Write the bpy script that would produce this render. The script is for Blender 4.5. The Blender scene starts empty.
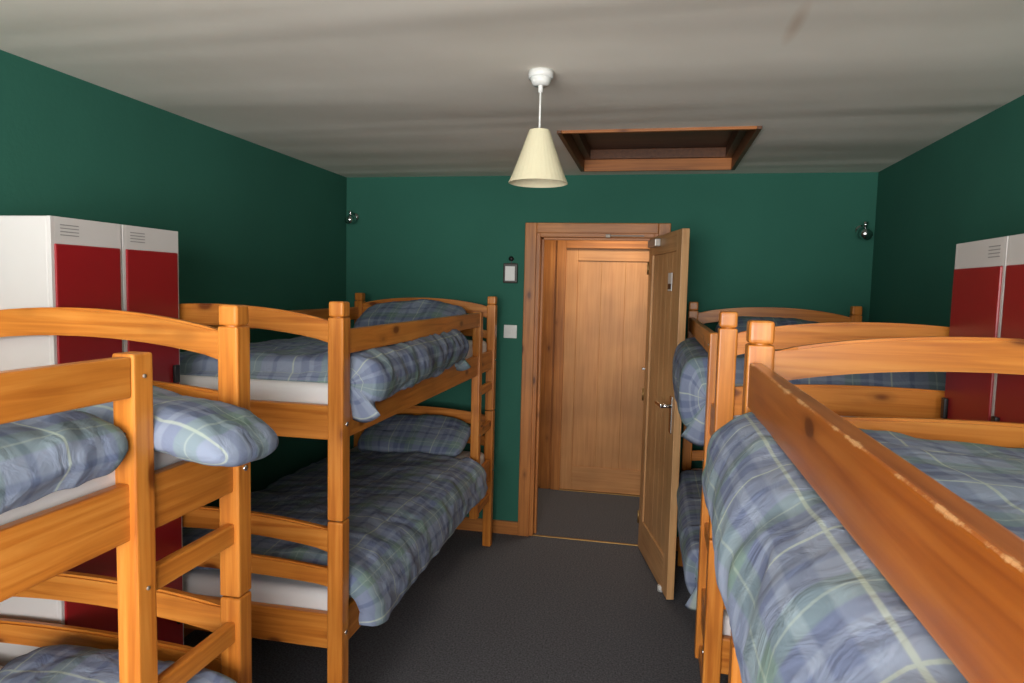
import bpy, bmesh, math, random
from mathutils import Vector, Matrix, noise
random.seed(3)
S=bpy.context.scene
S.view_settings.view_transform='Standard'
S.view_settings.look='None'
COL=S.collection

# ---------------------------------------------------------------- materials
def newmat(name):
    m=bpy.data.materials.new(name); m.use_nodes=True
    nt=m.node_tree; b=nt.nodes['Principled BSDF']
    return m,nt,b
def N(nt,t,**kw):
    n=nt.nodes.new(t)
    for k,v in kw.items(): setattr(n,k,v)
    return n
def ramp(nt,stops,interp='LINEAR'):
    r=N(nt,'ShaderNodeValToRGB'); cr=r.color_ramp; cr.interpolation=interp
    while len(cr.elements)>1: cr.elements.remove(cr.elements[0])
    cr.elements[0].position=stops[0][0]; cr.elements[0].color=(*stops[0][1],1)
    for p,c in stops[1:]:
        e=cr.elements.new(p); e.color=(*c,1)
    return r
def simple(name,col,rough=.5,metal=0,bump=0,bscale=50,var=0,vscale=3,spec=.5):
    m,nt,b=newmat(name)
    b.inputs['Roughness'].default_value=rough
    b.inputs['Metallic'].default_value=metal
    b.inputs['Specular IOR Level'].default_value=spec
    tc=N(nt,'ShaderNodeTexCoord')
    n2=N(nt,'ShaderNodeTexNoise'); n2.inputs['Scale'].default_value=vscale; n2.inputs['Detail'].default_value=4
    nt.links.new(tc.outputs['Object'],n2.inputs['Vector'])
    r=ramp(nt,[(.3,tuple(c*(1-var) for c in col)),(.7,tuple(min(1,c*(1+var)) for c in col))])
    nt.links.new(n2.outputs['Fac'],r.inputs['Fac']); nt.links.new(r.outputs['Color'],b.inputs['Base Color'])
    if bump:
        n=N(nt,'ShaderNodeTexNoise'); n.inputs['Scale'].default_value=bscale; n.inputs['Detail'].default_value=5
        nt.links.new(tc.outputs['Object'],n.inputs['Vector'])
        bp=N(nt,'ShaderNodeBump'); bp.inputs['Strength'].default_value=bump; bp.inputs['Distance'].default_value=.01
        nt.links.new(n.outputs['Fac'],bp.inputs['Height']); nt.links.new(bp.outputs['Normal'],b.inputs['Normal'])
    return m
def wood(name,axis,dark,mid,light,rough=.36,coat=.08,knot=True,worn=None):
    m,nt,b=newmat(name)
    tc=N(nt,'ShaderNodeTexCoord')
    mp=N(nt,'ShaderNodeMapping'); sc=[26,26,26]; sc[axis]=1.1; mp.inputs['Scale'].default_value=sc
    nt.links.new(tc.outputs['Object'],mp.inputs['Vector'])
    n=N(nt,'ShaderNodeTexNoise'); n.inputs['Scale'].default_value=2.2; n.inputs['Detail'].default_value=6; n.inputs['Distortion'].default_value=.5
    nt.links.new(mp.outputs['Vector'],n.inputs['Vector'])
    r=ramp(nt,[(.28,dark),(.5,mid),(.72,light)])
    nt.links.new(n.outputs['Fac'],r.inputs['Fac'])
    big=N(nt,'ShaderNodeTexNoise'); big.inputs['Scale'].default_value=2.3
    nt.links.new(tc.outputs['Object'],big.inputs['Vector'])
    mr=N(nt,'ShaderNodeMapRange'); mr.inputs['From Min'].default_value=.35; mr.inputs['From Max'].default_value=.65
    mr.inputs['To Min'].default_value=.82; mr.inputs['To Max'].default_value=1.12
    nt.links.new(big.outputs['Fac'],mr.inputs['Value'])
    mul=N(nt,'ShaderNodeMix',data_type='RGBA',blend_type='MULTIPLY'); mul.inputs[0].default_value=1
    nt.links.new(r.outputs['Color'],mul.inputs[6]); nt.links.new(mr.outputs['Result'],mul.inputs[7])
    out=mul.outputs[2]
    if knot:
        mk=N(nt,'ShaderNodeMapping'); sk=[9,9,9]; sk[axis]=4.2; mk.inputs['Scale'].default_value=sk
        nt.links.new(tc.outputs['Object'],mk.inputs['Vector'])
        v=N(nt,'ShaderNodeTexVoronoi'); v.inputs['Scale'].default_value=1
        nt.links.new(mk.outputs['Vector'],v.inputs['Vector'])
        kr=ramp(nt,[(.0,(1,1,1)),(.10,(.85,.85,.85)),(.15,(.25,.25,.25)),(.24,(0,0,0))])
        nt.links.new(v.outputs['Distance'],kr.inputs['Fac'])
        mx=N(nt,'ShaderNodeMix',data_type='RGBA'); nt.links.new(kr.outputs['Color'],mx.inputs[0])
        nt.links.new(out,mx.inputs[6]); mx.inputs[7].default_value=(dark[0]*.3,dark[1]*.22,dark[2]*.2,1)
        out=mx.outputs[2]
    if worn:
        # varnish rubbed off along the two upper arrises of the rail
        xs,zt=worn
        sp=N(nt,'ShaderNodeSeparateXYZ'); nt.links.new(tc.outputs['Object'],sp.inputs[0])
        ds=[]
        for x in xs:
            cb=N(nt,'ShaderNodeCombineXYZ'); nt.links.new(sp.outputs[0],cb.inputs[0]); nt.links.new(sp.outputs[2],cb.inputs[2])
            vd=N(nt,'ShaderNodeVectorMath',operation='DISTANCE'); nt.links.new(cb.outputs[0],vd.inputs[0]); vd.inputs[1].default_value=(x,0,zt)
            ds.append(vd)
        mn=N(nt,'ShaderNodeMath',operation='MINIMUM'); nt.links.new(ds[0].outputs['Value'],mn.inputs[0]); nt.links.new(ds[1].outputs['Value'],mn.inputs[1])
        wn=N(nt,'ShaderNodeTexNoise'); wn.inputs['Scale'].default_value=13; wn.inputs['Detail'].default_value=6; wn.inputs['Roughness'].default_value=.7
        nt.links.new(tc.outputs['Object'],wn.inputs['Vector'])
        wm=N(nt,'ShaderNodeMapRange'); wm.inputs['From Min'].default_value=.47; wm.inputs['From Max'].default_value=.72; wm.inputs['To Min'].default_value=0; wm.inputs['To Max'].default_value=.008
        nt.links.new(wn.outputs['Fac'],wm.inputs['Value'])
        sb=N(nt,'ShaderNodeMath',operation='SUBTRACT'); nt.links.new(wm.outputs[0],sb.inputs[0]); nt.links.new(mn.outputs[0],sb.inputs[1])
        sr=N(nt,'ShaderNodeMapRange'); sr.inputs['From Min'].default_value=-.0015; sr.inputs['From Max'].default_value=.0005; nt.links.new(sb.outputs[0],sr.inputs['Value'])
        m3=N(nt,'ShaderNodeMix',data_type='RGBA'); nt.links.new(sr.outputs[0],m3.inputs[0]); nt.links.new(out,m3.inputs[6]); m3.inputs[7].default_value=(.56,.28,.11,1)
        out=m3.outputs[2]
    nt.links.new(out,b.inputs['Base Color'])
    b.inputs['Roughness'].default_value=rough
    b.inputs['Coat Weight'].default_value=coat; b.inputs['Coat Roughness'].default_value=.25
    b.inputs['Specular IOR Level'].default_value=.4
    bp=N(nt,'ShaderNodeBump'); bp.inputs['Strength'].default_value=.12; bp.inputs['Distance'].default_value=.003
    nt.links.new(n.outputs['Fac'],bp.inputs['Height']); nt.links.new(bp.outputs['Normal'],b.inputs['Normal'])
    return m
PD,PM,PL=(.40,.110,.013),(.57,.190,.026),(.67,.26,.046)
WX=wood('pine_x',0,PD,PM,PL); WY=wood('pine_y',1,PD,PM,PL); WZ=wood('pine_z',2,PD,PM,PL)
WG=wood('pine_guard_shaded_worn',1,(.24,.055,.006),(.33,.088,.010),(.40,.125,.018),.3,.2,True,((.204,.232),1.522))  # darker pine paints in the rail's shade side; rubbed upper edges are wear
OD,OM,OL=(.50,.25,.10),(.60,.33,.14),(.66,.39,.18)
OZ=wood('oak_z',2,OD,OM,OL,.5,.05,False); OX=wood('oak_x',0,OD,OM,OL,.5,.05,False)
ID,IM,IL=(.50,.21,.07),(.57,.26,.09),(.62,.30,.11)
IZ=wood('inner_door_z',2,ID,IM,IL,.5,.05,False); IX=wood('inner_door_x',0,ID,IM,IL,.5,.05,False)
FD,FM,FL=(.34,.115,.024),(.46,.165,.036),(.55,.22,.055)
FZ=wood('frame_z',2,FD,FM,FL,.45,.1); FX=wood('frame_x',0,FD,FM,FL,.45,.1)
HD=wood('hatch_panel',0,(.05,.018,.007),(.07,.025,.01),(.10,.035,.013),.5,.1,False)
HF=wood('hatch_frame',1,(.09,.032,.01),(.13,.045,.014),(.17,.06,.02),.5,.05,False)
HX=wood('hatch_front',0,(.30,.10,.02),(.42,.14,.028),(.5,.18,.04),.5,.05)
GREEN=simple('green_paint',(.034,.145,.103),.85,0,.08,60,.05,2,.2)
CARPET=simple('carpet',(.140,.141,.155),.95,0,1,200,.42,110,.1)
WHITE=simple('white_plastic',(.75,.75,.72),.4)
SHEET=simple('white_sheet',(.72,.70,.70),.85,0,.15,25,.04)
METW=simple('locker_grey',(.60,.57,.55),.45,0,0,1,.03)
VENT=simple('vent_shadow',(.26,.25,.24),.5)
RED=simple('locker_red',(.28,.008,.012),.35,0,0,1,.06)
BLACK=simple('black_plastic',(.01,.01,.01),.4)
CHROME=simple('chrome',(.75,.75,.75),.15,1)
BRASS=simple('brass',(.45,.30,.12),.5,1)
SHADE=simple('shade_cream',(.70,.64,.44),.8,0,.1,40,.02,3,.2)
WINW=simple('window_white',(.8,.8,.8),.4)

def ceiling_mat():
    m,nt,b=newmat('ceiling_paint'); tc=N(nt,'ShaderNodeTexCoord')
    mp=N(nt,'ShaderNodeMapping'); mp.inputs['Scale'].default_value=(.22,1.3,1)
    nt.links.new(tc.outputs['Object'],mp.inputs['Vector'])
    n=N(nt,'ShaderNodeTexNoise'); n.inputs['Scale'].default_value=1.4; n.inputs['Detail'].default_value=1
    nt.links.new(mp.outputs['Vector'],n.inputs['Vector'])
    n2=N(nt,'ShaderNodeTexNoise'); n2.inputs['Scale'].default_value=2.5; n2.inputs['Detail'].default_value=5
    nt.links.new(tc.outputs['Object'],n2.inputs['Vector'])
    r=ramp(nt,[(.3,(.78,.73,.64)),(.7,(.83,.785,.70))]); nt.links.new(n2.outputs['Fac'],r.inputs['Fac'])
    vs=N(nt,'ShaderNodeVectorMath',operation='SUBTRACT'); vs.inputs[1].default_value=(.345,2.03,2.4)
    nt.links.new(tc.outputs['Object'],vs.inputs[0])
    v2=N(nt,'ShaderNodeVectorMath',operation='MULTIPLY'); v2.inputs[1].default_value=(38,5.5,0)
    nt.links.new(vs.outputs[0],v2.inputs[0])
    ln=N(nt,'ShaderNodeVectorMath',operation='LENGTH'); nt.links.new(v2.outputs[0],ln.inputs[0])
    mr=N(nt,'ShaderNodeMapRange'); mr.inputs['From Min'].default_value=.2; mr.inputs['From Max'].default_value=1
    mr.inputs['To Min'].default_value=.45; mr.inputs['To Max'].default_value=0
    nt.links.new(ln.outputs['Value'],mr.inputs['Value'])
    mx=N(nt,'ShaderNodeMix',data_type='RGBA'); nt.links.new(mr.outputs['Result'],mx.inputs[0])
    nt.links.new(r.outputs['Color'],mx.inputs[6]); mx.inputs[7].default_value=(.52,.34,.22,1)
    nt.links.new(mx.outputs[2],b.inputs['Base Color'])
    b.inputs['Roughness'].default_value=.8
    b.inputs['Specular IOR Level'].default_value=.2
    sp=N(nt,'ShaderNodeSeparateXYZ'); nt.links.new(tc.outputs['Object'],sp.inputs[0])
    a1=N(nt,'ShaderNodeMath',operation='MULTIPLY_ADD'); a1.inputs[1].default_value=.045; nt.links.new(sp.outputs[0],a1.inputs[0]); nt.links.new(sp.outputs[1],a1.inputs[2])
    a2=N(nt,'ShaderNodeMath',operation='MULTIPLY'); a2.inputs[1].default_value=1/1.2; nt.links.new(a1.outputs[0],a2.inputs[0])
    a3=N(nt,'ShaderNodeMath',operation='FRACT'); nt.links.new(a2.outputs[0],a3.inputs[0])
    rr=ramp(nt,[(0,(0,0,0)),(.40,(.0,.0,.0)),(.5,(.35,.35,.35)),(.60,(0,0,0)),(1,(0,0,0))],'EASE'); nt.links.new(a3.outputs[0],rr.inputs['Fac'])
    ad=N(nt,'ShaderNodeMath',operation='ADD'); nt.links.new(n.outputs['Fac'],ad.inputs[0])
    ms=N(nt,'ShaderNodeMath',operation='MULTIPLY'); ms.inputs[1].default_value=.22; nt.links.new(rr.outputs[0],ms.inputs[0]); nt.links.new(ms.outputs[0],ad.inputs[1])
    bp=N(nt,'ShaderNodeBump'); bp.inputs['Strength'].default_value=.6; bp.inputs['Distance'].default_value=.05
    nt.links.new(ad.outputs[0],bp.inputs['Height']); nt.links.new(bp.outputs['Normal'],b.inputs['Normal'])
    return m
CEIL=ceiling_mat()

def plaid(name,base,navy,green,cream,k=3.6):
    m,nt,b=newmat(name)
    uv=N(nt,'ShaderNodeUVMap',uv_map='UVMap'); sp=N(nt,'ShaderNodeSeparateXYZ'); nt.links.new(uv.outputs[0],sp.inputs[0])
    outs=[];lines=[]
    for i in (0,1):
        mu=N(nt,'ShaderNodeMath',operation='MULTIPLY'); mu.inputs[1].default_value=k; nt.links.new(sp.outputs[i],mu.inputs[0])
        fr=N(nt,'ShaderNodeMath',operation='FRACT'); nt.links.new(mu.outputs[0],fr.inputs[0])
        r=ramp(nt,[(0,base),(.16,base),(.18,navy),(.27,navy),(.285,base),(.33,base),(.345,navy),(.43,navy),(.45,green),(.62,green),(.64,base),(.78,base),(.80,navy),(.84,navy),(.86,base)])
        nt.links.new(fr.outputs[0],r.inputs['Fac']); outs.append(r)
        l=ramp(nt,[(0,(0,0,0)),(.05,(0,0,0)),(.056,(1,1,1)),(.070,(1,1,1)),(.076,(0,0,0)),(.525,(0,0,0)),(.53,(.5,.5,.5)),(.54,(.5,.5,.5)),(.545,(0,0,0))])
        nt.links.new(fr.outputs[0],l.inputs['Fac']); lines.append(l)
    mx=N(nt,'ShaderNodeMix',data_type='RGBA'); mx.inputs[0].default_value=.5
    nt.links.new(outs[0].outputs[0],mx.inputs[6]); nt.links.new(outs[1].outputs[0],mx.inputs[7])
    ma=N(nt,'ShaderNodeMath',operation='MAXIMUM'); nt.links.new(lines[0].outputs[0],ma.inputs[0]); nt.links.new(lines[1].outputs[0],ma.inputs[1])
    m7=N(nt,'ShaderNodeMath',operation='MULTIPLY'); m7.inputs[1].default_value=.55; nt.links.new(ma.outputs[0],m7.inputs[0])
    m2=N(nt,'ShaderNodeMix',data_type='RGBA'); nt.links.new(m7.outputs[0],m2.inputs[0])
    nt.links.new(mx.outputs[2],m2.inputs[6]); m2.inputs[7].default_value=(*cream,1)
    nt.links.new(m2.outputs[2],b.inputs['Base Color'])
    b.inputs['Roughness'].default_value=.9
    b.inputs['Specular IOR Level'].default_value=.2
    tc=N(nt,'ShaderNodeTexCoord'); n=N(nt,'ShaderNodeTexNoise'); n.inputs['Scale'].default_value=16; n.inputs['Detail'].default_value=3; n.inputs['Distortion'].default_value=1.2
    nt.links.new(tc.outputs['Object'],n.inputs['Vector'])
    bp=N(nt,'ShaderNodeBump'); bp.inputs['Strength'].default_value=.5; bp.inputs['Distance'].default_value=.013
    nt.links.new(n.outputs['Fac'],bp.inputs['Height']); nt.links.new(bp.outputs['Normal'],b.inputs['Normal'])
    return m
PLAID=plaid('tartan_cloth',(.235,.275,.365),(.125,.152,.245),(.165,.240,.225),(.47,.53,.42))

# ---------------------------------------------------------------- mesh builder
class B:
    def __init__(s): s.v=[];s.f=[];s.m=[];s.mats=[];s.sm=[]
    def mi(s,mat):
        if mat not in s.mats: s.mats.append(mat)
        return s.mats.index(mat)
    def addbm(s,bm,mat,M=None,smooth=False):
        if M is not None: bmesh.ops.transform(bm,matrix=M,verts=bm.verts)
        bmesh.ops.recalc_face_normals(bm,faces=bm.faces)
        o=len(s.v); bm.verts.index_update()
        s.v+= [tuple(v.co) for v in bm.verts]; i=s.mi(mat)
        for f in bm.faces: s.f.append([o+v.index for v in f.verts]); s.m.append(i); s.sm.append(smooth)
        bm.free()
    def box(s,x0,x1,y0,y1,z0,z1,mat,bev=.004,M=None,seg=2):
        bm=bmesh.new(); bmesh.ops.create_cube(bm,size=1)
        x0,x1=sorted((x0,x1));y0,y1=sorted((y0,y1));z0,z1=sorted((z0,z1))
        for v in bm.verts: v.co=Vector(((x0+x1)/2+v.co.x*(x1-x0),(y0+y1)/2+v.co.y*(y1-y0),(z0+z1)/2+v.co.z*(z1-z0)))
        if bev: bmesh.ops.bevel(bm,geom=bm.edges[:],offset=min(bev,.45*min(x1-x0,y1-y0,z1-z0)),segments=seg,affect='EDGES',profile=.6)
        s.addbm(bm,mat,M)
    def arch(s,x0,x1,yc,th,zb,zt,rb,rt,mat,n=16):
        bm=bmesh.new(); x0,x1=sorted((x0,x1)); rows=[]
        for i in range(n+1):
            t=i/n; x=x0+(x1-x0)*t; q=1-(2*t-1)**2; q=q**.85
            rows.append([bm.verts.new((x,yc+dy,z)) for dy,z in ((-th/2,zb+rb*q),(th/2,zb+rb*q),(th/2,zt+rt*q),(-th/2,zt+rt*q))])
        for i in range(n):
            for j in range(4):
                a,b=rows[i],rows[i+1]; k=(j+1)%4
                bm.faces.new((a[j],a[k],b[k],b[j]))
        bm.faces.new(rows[0]); bm.faces.new(rows[-1][::-1])
        bm.normal_update()
        ed=[e for e in bm.edges if len(e.link_faces)==2 and e.calc_face_angle(0)>1.0]
        bmesh.ops.bevel(bm,geom=ed,offset=.006,segments=2,affect='EDGES')
        s.addbm(bm,mat)
    def cyl(s,c,r,h,mat,axis='Z',r2=None,seg=24,M=None,smooth=True,caps=True):
        bm=bmesh.new(); bmesh.ops.create_cone(bm,cap_ends=caps,segments=seg,radius1=r,radius2=r if r2 is None else r2,depth=h)
        R={'Z':Matrix(),'X':Matrix.Rotation(math.pi/2,4,'Y'),'Y':Matrix.Rotation(-math.pi/2,4,'X')}[axis]
        T=Matrix.Translation(c)@R
        if M is not None: T=M@T
        s.addbm(bm,mat,T,smooth)
    def sph(s,c,r,mat,sc=(1,1,1),M=None):
        bm=bmesh.new(); bmesh.ops.create_uvsphere(bm,u_segments=20,v_segments=12,radius=r)
        T=Matrix.Translation(c)@Matrix.Diagonal((*sc,1))
        if M is not None: T=M@T
        s.addbm(bm,mat,T,True)
    def obj(s,name,parent=None):
        me=bpy.data.meshes.new(name); me.from_pydata(s.v,[],s.f)
        for m in s.mats: me.materials.append(m)
        for p,i,sm in zip(me.polygons,s.m,s.sm): p.material_index=i; p.use_smooth=sm
        o=bpy.data.objects.new(name,me); COL.objects.link(o)
        if parent: o.parent=parent
        return o
def empty(name):
    e=bpy.data.objects.new(name,None); COL.objects.link(e); return e

# ---------------------------------------------------------------- room
XL,XR,YB,YF,H=-2.11,1.26,4.44,-1.5,2.40
b=B(); b.box(XL-.1,XR+.1,YF-.1,YB+1.4,-.1,0,CARPET,0); b.obj('floor')
hx0,hx1,hy0,hy1=-.475,.43,3.2,4.25
b=B()
b.box(XL,hx0,YF,YB,H,H+.1,CEIL,0); b.box(hx1,XR,YF,YB,H,H+.1,CEIL,0)
b.box(hx0,hx1,YF,hy0,H,H+.1,CEIL,0); b.box(hx0,hx1,hy1,YB,H,H+.1,CEIL,0); b.obj('ceiling')
b=B(); b.box(XL-.1,XL,YF,YB,0,H+.1,GREEN,0); b.obj('wall_left')
b=B(); b.box(XR,XR+.1,YF,YB,0,H+.1,GREEN,0); b.obj('wall_right')
dx0,dx1,dz=-.775,.012,2.035
b=B(); b.box(XL-.1,dx0,YB,YB+.12,0,H+.1,GREEN,0); b.box(dx1,XR+.1,YB,YB+.12,0,H+.1,GREEN,0); b.box(dx0,dx1,YB,YB+.12,dz,H+.1,GREEN,0); b.obj('wall_back')
wx0,wx1,wz0,wz1=-1.8,1.0,.75,2.2
b=B(); b.box(XL-.1,wx0,YF-.12,YF,0,H+.1,GREEN,0); b.box(wx1,XR+.1,YF-.12,YF,0,H+.1,GREEN,0)
b.box(wx0,wx1,YF-.12,YF,0,wz0,GREEN,0); b.box(wx0,wx1,YF-.12,YF,wz1,H+.1,GREEN,0); b.obj('wall_front')
b=B()
for x in (wx0,-.89,.05,wx1-.05): b.box(x,x+.05,YF-.1,YF-.04,wz0,wz1,WINW,.004)
for z in (wz0,wz1-.05): b.box(wx0,wx1,YF-.1,YF-.04,z,z+.05,WINW,.004)
b.box(wx0-.05,wx1+.05,YF-.06,YF+.08,wz0-.03,wz0,WINW,.004); b.obj('window_1')
b=B(); b.box(XL,dx0-.07,YB-.018,YB,0,.09,FX,.003); b.box(dx1+.07,XR,YB-.018,YB,0,.09,FX,.003); b.obj('baseboard_back')
b=B(); b.box(XL,XL+.018,YF,YB-.02,0,.09,WY,.003); b.obj('baseboard_left')
b=B(); b.box(XR-.018,XR,YF,YB-.02,0,.09,WY,.003); b.obj('baseboard_right')
# hatch
b=B(); t=.022
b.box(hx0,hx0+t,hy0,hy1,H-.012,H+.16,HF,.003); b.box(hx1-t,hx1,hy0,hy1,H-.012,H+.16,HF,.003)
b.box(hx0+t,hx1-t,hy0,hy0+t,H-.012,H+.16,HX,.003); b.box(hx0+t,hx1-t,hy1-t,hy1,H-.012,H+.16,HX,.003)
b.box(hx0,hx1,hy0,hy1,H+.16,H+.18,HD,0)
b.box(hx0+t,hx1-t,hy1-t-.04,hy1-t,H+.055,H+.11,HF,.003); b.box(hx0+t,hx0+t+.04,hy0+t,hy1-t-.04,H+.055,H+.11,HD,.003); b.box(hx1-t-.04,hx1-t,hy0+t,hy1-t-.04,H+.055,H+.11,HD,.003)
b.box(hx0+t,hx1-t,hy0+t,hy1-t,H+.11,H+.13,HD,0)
b.obj('ceiling_hatch')
# door frame
b=B()
b.box(dx0,dx0+.03,YB-.005,YB+.125,0,dz,FZ,.003); b.box(dx1-.03,dx1,YB-.005,YB+.125,0,dz,FZ,.003); b.box(dx0+.03,dx1-.03,YB-.005,YB+.125,dz-.03,dz,FX,.003)
b.box(dx0-.07,dx0+.006,YB-.022,YB-.004,0,dz+.06,FZ,.005); b.box(dx1-.006,dx1+.07,YB-.022,YB-.004,0,dz+.06,FZ,.005); b.box(dx0+.006,dx1-.006,YB-.022,YB-.004,dz-.006,dz+.06,FX,.005)
b.box(dx0+.03,dx0+.045,YB+.05,YB+.08,0,dz-.03,FZ,.002)
b.box(dx0+.03,dx1-.03,YB+.05,YB+.08,dz-.045,dz-.03,FX,.002)
b.obj('trim_1')
b=B(); b.box(dx0+.03,dx1-.03,YB,YB+.02,0,.005,BRASS,.002); b.obj('trim_2')
def door(name,W,Hh,M,handle=True,Z_=None,X_=None,n=5,gap=.004):
    e=empty(name); e.matrix_world=M
    b=B(); t=.04
    st=.10
    b.box(0,st,0,t,0,Hh,Z_,.003); b.box(W-st,W,0,t,0,Hh,Z_,.003)
    b.box(st,W-st,0,t,Hh-.11,Hh,X_,.003); b.box(st,W-st,0,t,0,.2,X_,.003)
    pw=(W-2*st)/n
    for i in range(n): b.box(st+i*pw,st+(i+1)*pw,.010,t-.010,.2,Hh-.11,Z_,gap)
    b.obj('leaf',e)
    if handle:
        b=B()
        for ys,dr in ((0,-1),(t,1)):
            b.box(W-.08,W-.035,ys,ys+dr*.008,.90,1.10,CHROME,.003)
            b.cyl((W-.057,ys+dr*.03,1.045),.010,.06,CHROME,'Y')
            b.box(W-.18,W-.046,ys+dr*.048,ys+dr*.066,1.035,1.056,CHROME,.006)
        b.obj('lever_handle',e)
        b=B()
        for z in (.2,1.0,1.8): b.cyl((0,-.004,z),.006,.08,BRASS)
        b.obj('hinges',e)
    return e
hp=Vector((-.045,4.405,.012)); d=Vector((.224,-.975,0)).normalized(); n=Vector((.975,.224,0))
M=Matrix(((d.x,n.x,0,hp.x),(d.y,n.y,0,hp.y),(0,0,1,hp.z),(0,0,0,1)))
dr=door('door_1',.76,1.985,M,True,OZ,OX)
b=B(); b.box(.52,.60,-.004,0,1.66,1.76,WHITE,.001); b.box(.53,.59,-.006,-.004,1.67,1.70,BLACK,0); b.obj('notice_plate',dr)
b=B(); b.box(.10,.30,-.035,0,1.92,1.965,simple('closer_body_grey',(.45,.42,.38),.4,.4),.006); b.obj('closer_body',dr)
GM=simple('closer_grey',(.30,.25,.20),.5,.4)
b=B(); b.box(-.30,-.08,YB-.05,YB-.038,2.008,2.016,GM,.003); b.box(-.32,-.29,YB-.052,YB-.022,2.0,2.022,GM,.003); b.obj('door_closer_arm')
M2=Matrix.Translation((-.72,5.56,.006))
d2=door('door_2',.775,2.005,M2,False,IZ,IX,3,.0025)
b=B(); b.box(.70,.735,-.008,0,.90,1.10,CHROME,.003); b.cyl((.717,-.03,1.045),.010,.06,CHROME,'Y'); b.box(.64,.725,-.066,-.048,1.035,1.056,CHROME,.006); b.obj('lever_handle',d2)
b=B(); b.cyl((.10,3.80,.015),.022,.03,WHITE); b.obj('door_stop')
# vestibule
b=B(); b.box(-1.6,-.72,5.56,5.68,0,2.5,FZ,0); b.box(.055,.9,5.56,5.68,0,2.5,FZ,0); b.box(-.72,.055,5.56,5.68,2.012,2.5,FX,0)
b.box(-.72,.055,5.61,5.68,0,2.012,FZ,0)  # unseen backing added behind the door to stop light leaking through
b.box(-.79,-.715,5.535,5.558,0,2.07,FZ,.004); b.box(.045,.12,5.535,5.558,0,2.07,FZ,.004); b.box(-.715,.045,5.535,5.558,2.0,2.07,FX,.004)
for i in range(8): b.box(-1.6+i*.1,-1.505+i*.1,5.545,5.56,0,2.4,FZ,.004)
b.obj('wall_vestibule_back')
b=B(); b.box(-1.4,-1.3,4.56,5.56,0,2.5,FZ,0); b.obj('wall_vestibule_left')
b=B(); b.box(.7,.8,4.56,5.56,0,2.5,GREEN,0); b.obj('wall_vestibule_right')
b=B(); b.box(-1.4,.8,4.56,5.56,2.4,2.5,CEIL,0); b.obj('ceiling_vestibule')
b=B(); b.box(-.715,.045,5.535,5.558,0,.005,BRASS,.001); b.obj('trim_3')

# ---------------------------------------------------------------- bunk beds
Wd=.95; P=.055
STD=(1.345,1.395)
def bed(xa,sg,y0,y1,ladders,guard_span,ladder_top=1.525,gz=(1.44,1.52),worn=False,low=(STD,STD)):
    e=empty('bunk_bed')
    X=lambda w: xa+sg*w
    b=B()
    for w in (P/2,Wd-P/2):
        for y in (y0,y1):
            b.box(X(w-P/2),X(w+P/2),y-P/2,y+P/2,0,.885,WZ,.007,seg=3)
            b.box(X(w-P/2),X(w+P/2),y-P/2,y+P/2,.889,1.56,WZ,.006,seg=3)
            b.box(X(w-P/2+.001),X(w+P/2-.001),y-P/2+.001,y+P/2-.001,1.562,1.612,WZ,.009,seg=3)
            b.cyl((X(w),y,.887),.012,.02,CHROME)
            b.cyl((X(w),y,1.561),.02,.02,WZ)
            if w<.1:
                for z in (1.21,.50): b.cyl((X(-.001),y,z),.007,.005,CHROME,'X')
    b.obj('corner_posts',e)
    b=B()
    for (z0,z1) in ((1.155,1.27),(.44,.56)):
        for w0,w1 in ((.014,.042),(Wd-.042,Wd-.014)):
            b.box(X(w0),X(w1),y0+P/2-.004,y1-P/2+.004,z0,z1,WY,.006)
        for w0,w1 in ((.045,.065),(Wd-.065,Wd-.045)):
            b.box(X(w0),X(w1),y0+P/2,y1-P/2,z0+.01,z0+.03,WY,.002)
        k=12
        for i in range(k):
            yy=y0+.12+i*(y1-y0-.24)/(k-1)
            b.box(X(.047),X(Wd-.047),yy-.035,yy+.035,z0+.031,z0+.046,WX,.002)
    b.box(X(.004),X(.032),guard_span[0],guard_span[1],gz[0],gz[1],WG if worn else WY,.005,seg=3)
    b.box(X(Wd-.032),X(Wd-.004),y0+P/2,y1-P/2,gz[0],gz[1],WY,.009,seg=3)
    b.obj('side_rails',e)
    b=B()
    for y,lr in ((y0,low[0]),(y1,low[1])):
        a0,a1=X(P-.004),X(Wd-P+.004)
        b.arch(a0,a1,y,.028,1.475,1.545,.045,.047,WX)
        if lr: b.arch(a0,a1,y,.024,lr[0],lr[1],.02,.024,WX)
        b.box(a0,a1,y-.014,y+.014,1.155,1.27,WX,.006)
        b.arch(a0,a1,y,.028,.775,.850,.035,.035,WX)
        b.arch(a0,a1,y,.024,.655,.715,.015,.02,WX)
        b.box(a0,a1,y-.014,y+.014,.44,.56,WX,.006)
    b.obj('end_boards',e)
    for (ly,cy) in ladders:
        b=B()
        b.box(X(0),X(P-.005),ly-P/2,ly+P/2,.30,ladder_top,WZ,.007,seg=3)
        lo,hi=sorted((ly,cy))
        for z in (.33,.55,.80,1.05):
            b.box(X(.012),X(.036),lo+P/2-.004,hi-P/2+.004,z-.026,z+.026,WY,.006)
        for z in (1.48,1.05,.8): b.cyl((X(-.001),ly,z),.004,.004,GM,'X',seg=12)
        b.obj('ladder',e)
    b=B()
    for z0,z1 in ((1.202,1.335),(.487,.62)):
        b.box(X(.046),X(Wd-.046),y0+.018,y1-.018,z0,z1,SHEET,.035,seg=4)
    mo=b.obj('mattresses',e)
    for p in mo.data.polygons: p.use_smooth=True
    return X
XA_L,XA_R=-.975,.2
LN=(-.62,1.49); LF=(2.06,4.20); RN=(-.45,1.56); RF=(2.23,4.20)
bed(XA_L,-1,LN[0],LN[1],[(1.155,1.49)],(LN[0]+P/2,1.155-P/2))
bed(XA_L,-1,LF[0],LF[1],[(3.84,4.20)],(LF[0]+P/2,3.84-P/2),low=(None,STD))
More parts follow.
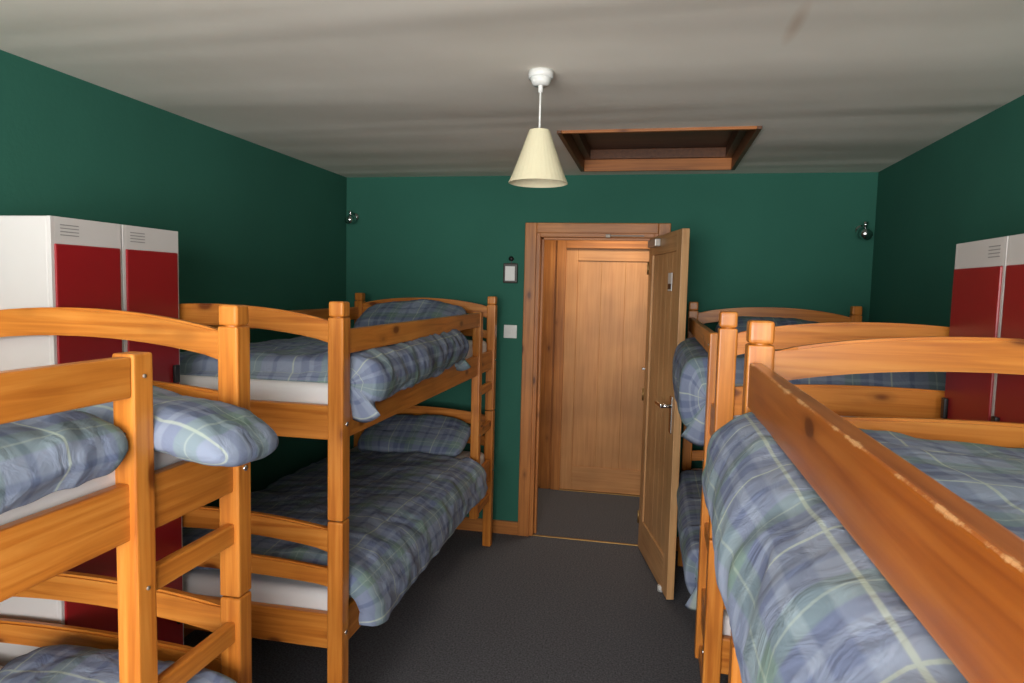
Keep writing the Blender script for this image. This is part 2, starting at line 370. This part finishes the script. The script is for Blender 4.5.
bed(XA_R,1,RN[0],RN[1],[(-.10,-.45)],(-.10+P/2,RN[1]-P/2),gz=(1.425,1.522),worn=True)
bed(XA_R,1,RF[0],RF[1],[(2.58,2.23)],(2.58+P/2,RF[1]-P/2),low=((1.285,1.375),STD))

# ---------------------------------------------------------------- bedding
def catmull(pts,n):
    P_=[pts[0]]+list(pts)+[pts[-1]]; segs=len(pts)-1; out=[]
    for i in range(n+1):
        u=i/n*segs; k=min(int(u),segs-1); t=u-k
        p0,p1,p2,p3=[Vector(P_[k+j]) for j in range(4)]
        out.append(.5*((2*p1)+(-p0+p2)*t+(2*p0-5*p1+4*p2-p3)*t*t+(-p0+3*p1-3*p2+p3)*t**3))
    return out
def wr(s,y,seed):
    wx=s+.06*noise.noise(Vector((s*6,y*6,seed+20))); wy=y+.06*noise.noise(Vector((s*6,y*6,seed+30)))
    a=noise.noise(Vector((wx*5,wy*3.2,seed)))
    r=1-abs(noise.noise(Vector((wx*7+wy*3,wy*6-wx*3,seed+9))))*2.4
    r2=1-abs(noise.noise(Vector((wx*4-wy*8,wy*5+wx*9,seed+14))))*2.4
    c=noise.noise(Vector((wx*17,wy*15,seed+5)))
    return a*.9+(r-.4)*.38+(r2-.4)*.3+c*.3
def samp(A,k):
    x=k*(len(A)-1); i=min(int(x),len(A)-2); return A[i].lerp(A[i+1],x-i)
def duvet(xa,sg,y0,y1,prof,seed,amp=.014,rnd=.05,prof2=None,skew=0,ns=90,nt=120,thick=.03,hangvar=.0,corner=.16,cut=.22,cap=None):
    """prof: cross-section (w,z) list, w measured from the aisle face to the wall.
    cap=(w,z): tuck the near end of the cloth inwards to this point (a closed, rolled-in end)"""
    A=catmull(prof,200); C=catmull(prof2,200) if prof2 else A
    verts=[];uvs=[]
    for j in range(nt+1):
        t=j/nt; y=y0+(y1-y0)*t
        edge=min(t,1-t)*(y1-y0)
        km=1.0
        if edge<corner: km=1-cut*(1-math.sqrt(max(0,1-(1-edge/corner)**2)))
        km-= .05*hangvar*20*max(0,noise.noise(Vector((y*4,seed+3,0))))
        row=[samp(A,i/ns*km).lerp(samp(C,i/ns*km),t) for i in range(ns+1)]
        s=0; drop=0
        if edge<rnd: drop=(1-math.sqrt(max(0,1-(1-edge/rnd)**2)))*rnd*.9
        for i in range(ns+1):
            p=row[i]
            if i: s+=(row[i]-row[i-1]).length
            tg=(row[min(i+1,ns)]-row[max(i-1,0)]).normalized(); nn=Vector((tg.y,-tg.x))
            if nn.y<0 and abs(nn.y)>abs(nn.x): nn=-nn
            if nn.x>0 and abs(nn.x)>abs(nn.y): nn=-nn
            dd=wr(s,y,seed)*amp
            w,z=p.x+nn.x*(dd-drop),p.y+nn.y*(dd-drop)
            yy=y+noise.noise(Vector((s*4,seed,t*3)))*.02+skew*(i/ns)
            verts.append((xa+sg*w,yy,z)); uvs.append((s+seed*.13,y+seed*.31))
    faces=[]
    for j in range(nt):
        for i in range(ns):
            a=j*(ns+1)+i; faces.append((a,a+1,a+ns+2,a+ns+1))
    if cap:
        prev=0; cw,cz=cap
        for q in range(1,9):
            f=1-q/8.0; o=len(verts); bulge=.028*math.sin(q/8*math.pi*.5)
            for i in range(ns+1):
                x,yy,z=verts[i]; w=(x-xa)*sg
                tw=w if w>cw else cw   # top part folds straight down, hanging part folds in to the mattress edge
                nw=tw+(w-tw)*f; nz=cz+(z-cz)*f
                if w<=cw: nw=cw+(w-cw)*f
                verts.append((xa+sg*nw,yy-bulge,nz)); uvs.append((uvs[i][0],uvs[i][1]-.02*q))
            for i in range(ns):
                faces.append((prev+i+1,prev+i,o+i,o+i+1))
            prev=o
    me=bpy.data.meshes.new('duvet'); me.from_pydata(verts,[],faces)
    uvl=me.uv_layers.new(name='UVMap')
    for l in me.loops: uvl.data[l.index].uv=uvs[l.vertex_index]
    bm=bmesh.new(); bm.from_mesh(me); bmesh.ops.recalc_face_normals(bm,faces=bm.faces)
    if sum(f.normal.z*f.calc_area() for f in bm.faces)<0: bmesh.ops.reverse_faces(bm,faces=bm.faces)
    bm.to_mesh(me); bm.free()
    for p in me.polygons: p.use_smooth=True
    me.materials.append(PLAID)
    o=bpy.data.objects.new('duvet',me); COL.objects.link(o)
    so=o.modifiers.new('thick','SOLIDIFY'); so.thickness=thick; so.offset=-1
    return o
def pillow(c,size,rot=(0,0,0),seed=1,name='pillow',droop=0):
    a,bb,h=size[0]/2,size[1]/2,size[2]/2; n=40
    verts=[];faces=[];uvs=[]
    def pos(u,v,sgn):
        x=a*u*(1-.10*v**4); y=bb*v*(1-.16*u**4)
        q=max(0,(1-u**4))*max(0,(1-v**4)); z=sgn*h*(q**.42)*(1-.15*(u*u+v*v)/2)
        dn=wr(x*1.6,y*1.6,seed+sgn)*.012*min(1,q*3)
        sag=.02*noise.noise(Vector((x*4,y*4,seed)))
        return (x,y,z+dn+sag-droop*max(0,u)**2)
    for sgn in (1,-1):
        o=len(verts)
        for j in range(n+1):
            for i in range(n+1):
                u=math.sin((i/n*2-1)*math.pi/2); v=math.sin((j/n*2-1)*math.pi/2)
                verts.append(pos(u,v,sgn)); uvs.append((a*u+seed*.17,bb*v+seed*.07))
        for j in range(n):
            for i in range(n):
                k=o+j*(n+1)+i; f=(k,k+1,k+n+2,k+n+1); faces.append(f if sgn>0 else f[::-1])
    me=bpy.data.meshes.new(name); me.from_pydata(verts,[],faces)
    uvl=me.uv_layers.new(name='UVMap')
    for l in me.loops: uvl.data[l.index].uv=uvs[l.vertex_index]
    bm=bmesh.new(); bm.from_mesh(me); bmesh.ops.remove_doubles(bm,verts=bm.verts,dist=.0004); bm.to_mesh(me); bm.free()
    for p in me.polygons: p.use_smooth=True
    me.materials.append(PLAID)
    o=bpy.data.objects.new(name,me); COL.objects.link(o); o.location=c; o.rotation_euler=[math.radians(r) for r in rot]
    return o
# near right upper: spills out under the guard rail
pr1=[(.86,1.375),(.6,1.385),(.3,1.39),(.12,1.405),(.02,1.41),(-.045,1.385),(-.085,1.33),(-.095,1.26),(-.075,1.18),(-.05,1.10),(-.045,1.0)]
pr2=[(.86,1.375),(.6,1.385),(.3,1.40),(.12,1.415),(.03,1.425),(-.03,1.40),(-.07,1.34),(-.085,1.27),(-.065,1.20),(-.03,1.12),(-.015,1.04)]
duvet(XA_R,1,-.35,1.512,pr1,2.0,.015,.04,pr2,hangvar=.03,cut=.10)
# far right upper
p=[(.86,1.40),(.6,1.41),(.3,1.41),(.12,1.43),(.02,1.43),(-.05,1.41),(-.085,1.35),(-.09,1.24),(-.07,1.16),(-.01,1.12),(.012,1.13)]
duvet(XA_R,1,2.65,3.75,p,7.0,.012,.04,hangvar=.0,cut=.0,thick=.02,cap=(.01,1.27))
pillow((XA_R+.45,3.95,1.44),(.62,.36,.15),(18,0,0),5)
# right lower bunks
p=[(.86,.66),(.5,.68),(.2,.69),(.02,.68),(-.03,.65),(-.045,.59),(-.035,.52),(-.01,.48),(.01,.49)]
duvet(XA_R,1,2.65,3.9,p,11.0,.010,.04,cut=.0,thick=.02,cap=(.01,.58))
duvet(XA_R,1,-.3,1.35,[(.86,.66),(.5,.68),(.2,.69),(.07,.68),(.05,.64)],13.0,.012,.06)
# far left upper
p1=[(.86,1.38),(.6,1.40),(.3,1.41),(.12,1.43),(.02,1.44),(-.05,1.41),(-.08,1.35),(-.07,1.29),(-.03,1.25),(.01,1.255)]
p2=[(.86,1.38),(.6,1.40),(.3,1.42),(.12,1.45),(.04,1.46),(-.03,1.43),(-.06,1.38),(-.045,1.32),(-.01,1.285),(.01,1.29)]
duvet(XA_L,-1,2.135,3.38,p1,21.0,.017,.06,p2,cut=.0,thick=.02,cap=(.02,1.335))
pillow((XA_L-.47,3.93,1.45),(.66,.40,.16),(25,0,0),3)
# far left lower
p1=[(.86,.68),(.6,.70),(.3,.715),(.1,.71),(.0,.685),(-.06,.63),(-.085,.57),(-.09,.51),(-.085,.49)]
p2=[(.86,.66),(.6,.68),(.3,.69),(.1,.69),(.0,.67),(-.05,.63),(-.07,.57),(-.075,.51)]
duvet(XA_L,-1,2.10,3.80,p1,24.0,.016,.07,p2,hangvar=.03,cut=.12,thick=.035)
pillow((XA_L-.45,3.98,.73),(.68,.40,.15),(22,0,0),4)
# near left upper
p=[(.86,1.36),(.6,1.38),(.3,1.41),(.14,1.42),(.05,1.41),(.0,1.385),(-.015,1.34),(.01,1.30)]
duvet(XA_L,-1,-.4,1.13,p,31.0,.014,.07,cut=.1)
pillow((-1.13,1.315,1.365),(.62,.285,.115),(0,7,2),6,droop=.02)
# near left lower
p=[(.86,.66),(.6,.68),(.3,.69),(.14,.70),(.03,.68),(-.03,.64),(-.03,.57)]
duvet(XA_L,-1,-.4,1.05,p,35.0,.014,.06)
pillow((-1.22,1.28,.68),(.64,.30,.13),(12,0,0),8)

# ---------------------------------------------------------------- lockers
def lockers(xf,sg,y0,y1,zt,xb):
    n=2; w=(y1-y0)/n
    for i in range(n):
        b=B()
        a,c=y0+i*w+.003,y0+(i+1)*w-.003
        b.box(xf+sg*.012,xb,a,c,.0,zt,METW,.004)
        b.box(xf,xf+sg*.012,a,a+.012,0,zt,METW,.001); b.box(xf,xf+sg*.012,c-.012,c,0,zt,METW,.001)
        b.box(xf,xf+sg*.012,a+.012,c-.012,zt-.075,zt,METW,.001); b.box(xf,xf+sg*.012,a+.012,c-.012,0,.10,METW,.001)
        zs=[.105,.955,zt-.060]
        for k in range(2):
            z0,z1=zs[k],zs[k+1]-.012
            b.box(xf-sg*.006,xf+sg*.011,a+.010,c-.010,z0,z1,RED,.004)
            b.box(xf-sg*.018,xf-sg*.006,c-.045,c-.022,(z0+z1)/2-.03,(z0+z1)/2+.03,BLACK,.004)
        for q in range(4): b.box(xf-sg*.0012,xf+sg*.001,a+.03,a+.09,zt-.022-q*.009,zt-.0195-q*.009,VENT,0)
        b.obj('metal_locker')
lockers(-1.565,-1,1.525,2.025,1.83,-2.08)
lockers(.84,1,1.60,2.195,1.825,1.235)

# ---------------------------------------------------------------- pendant lamp
e=empty('pendant_lamp'); cx,cy=-.406,2.336
b=B(); b.cyl((cx,cy,2.388),.042,.024,WHITE); b.cyl((cx,cy,2.365),.026,.024,WHITE,r2=.038); b.cyl((cx,cy,2.345),.008,.03,WHITE); b.obj('ceiling_rose',e)
b=B(); b.cyl((cx,cy,2.28),.0035,.17,WHITE,seg=12); b.cyl((cx,cy,2.185),.014,.05,WHITE); b.sph((cx,cy,2.125),.028,WHITE,(1,1,1.25)); b.obj('cord_and_bulb',e)
bm=bmesh.new(); n=72; rr=[]
for (z,r) in ((2.205,.034),(2.198,.037),(2.15,.054),(2.10,.072),(2.05,.091),(2.035,.098),(2.028,.101)):
    rr.append([bm.verts.new((cx+math.cos(2*math.pi*i/n)*(r*(1+(.006 if i%2 else 0))),cy+math.sin(2*math.pi*i/n)*(r*(1+(.006 if i%2 else 0))),z)) for i in range(n)])
for a_,b_ in zip(rr,rr[1:]):
    for i in range(n): bm.faces.new((a_[i],b_[i],b_[(i+1)%n],a_[(i+1)%n]))
b=B(); b.addbm(bm,SHADE,None,False); o=b.obj('shade',e); so=o.modifiers.new('s','SOLIDIFY'); so.thickness=.002
b=B(); b.box(cx-.034,cx+.034,cy-.002,cy+.002,2.196,2.199,WHITE,0); b.box(cx-.002,cx+.002,cy-.034,cy+.034,2.196,2.199,WHITE,0); b.obj('shade_ring',e)

# ---------------------------------------------------------------- wall spotlights
def spot(x,z,sx,k=1):
    b=B()
    b.cyl((x,YB-.008,z),.03*k,.016,CHROME,'Y'); b.cyl((x,YB-.035,z),.007,.05,CHROME,'Y')
    Mx=Matrix.Translation((x,YB-.065,z-.02))@Matrix.Rotation(math.radians(20*sx),4,'Z')@Matrix.Rotation(math.radians(20),4,'X')@Matrix.Scale(k,4)
    b.sph((0,0,.0),.040,CHROME,(1,1,1),Mx); b.cyl((0,-.03,0),.030,.05,CHROME,'Y',r2=.040,M=Mx); b.cyl((0,0,.05),.012,.04,CHROME,M=Mx)
    b.obj('wall_spotlight')
spot(1.18,2.06,1,.95); spot(-2.04,2.13,-1,.8)
b=B(); b.box(-.985,-.89,YB-.03,YB,1.70,1.83,simple('device_dark',(.05,.04,.035),.4),.008); b.box(-.97,-.905,YB-.034,YB-.03,1.715,1.81,WHITE,.003)
b.cyl((-.935,YB-.012,1.86),.016,.02,BLACK,'Y'); b.box(-.938,-.932,YB-.008,YB-.002,1.82,1.87,BLACK,0); b.obj('alarm_call_unit')
b=B(); b.box(-.975,-.887,YB-.012,YB,1.335,1.423,WHITE,.004); b.box(-.94,-.922,YB-.018,YB-.012,1.365,1.395,WHITE,.002); b.obj('light_switch')

# ---------------------------------------------------------------- camera
th,ph,ro=math.radians(11.7),math.radians(4.51),.024
f=Vector((-math.sin(th)*math.cos(ph),math.cos(th)*math.cos(ph),-math.sin(ph)))
r0=Vector((math.cos(th),math.sin(th),0)); u0=r0.cross(f)
r=r0*math.cos(ro)+u0*math.sin(ro); u=-r0*math.sin(ro)+u0*math.cos(ro)
cam=bpy.data.cameras.new('camera'); co=bpy.data.objects.new('camera',cam); COL.objects.link(co)
co.matrix_world=Matrix(((r.x,u.x,-f.x,0),(r.y,u.y,-f.y,0),(r.z,u.z,-f.z,1.67),(0,0,0,1)))
cam.sensor_width=36; cam.lens=24.0; cam.clip_start=.02
S.camera=co

# ---------------------------------------------------------------- light
w=bpy.data.worlds.new('world'); S.world=w; w.use_nodes=True
bg=w.node_tree.nodes['Background']; bg.inputs[0].default_value=(.80,.88,1,1); bg.inputs[1].default_value=1.5
def area(name,loc,rot,sx,sy,e,col):
    l=bpy.data.lights.new(name,'AREA'); l.shape='RECTANGLE'; l.size=sx; l.size_y=sy; l.energy=e; l.color=col
    o=bpy.data.objects.new(name,l); COL.objects.link(o); o.location=loc; o.rotation_euler=[math.radians(a) for a in rot]; return o
area('window_daylight',((wx0+wx1)/2,YF-.2,(wz0+wz1)/2),(90,0,0),wx1-wx0,wz1-wz0,245,(.99,.97,.95))
area('vestibule_light',(-.3,5.0,2.38),(0,0,0),.6,.4,13,(1,.88,.72))
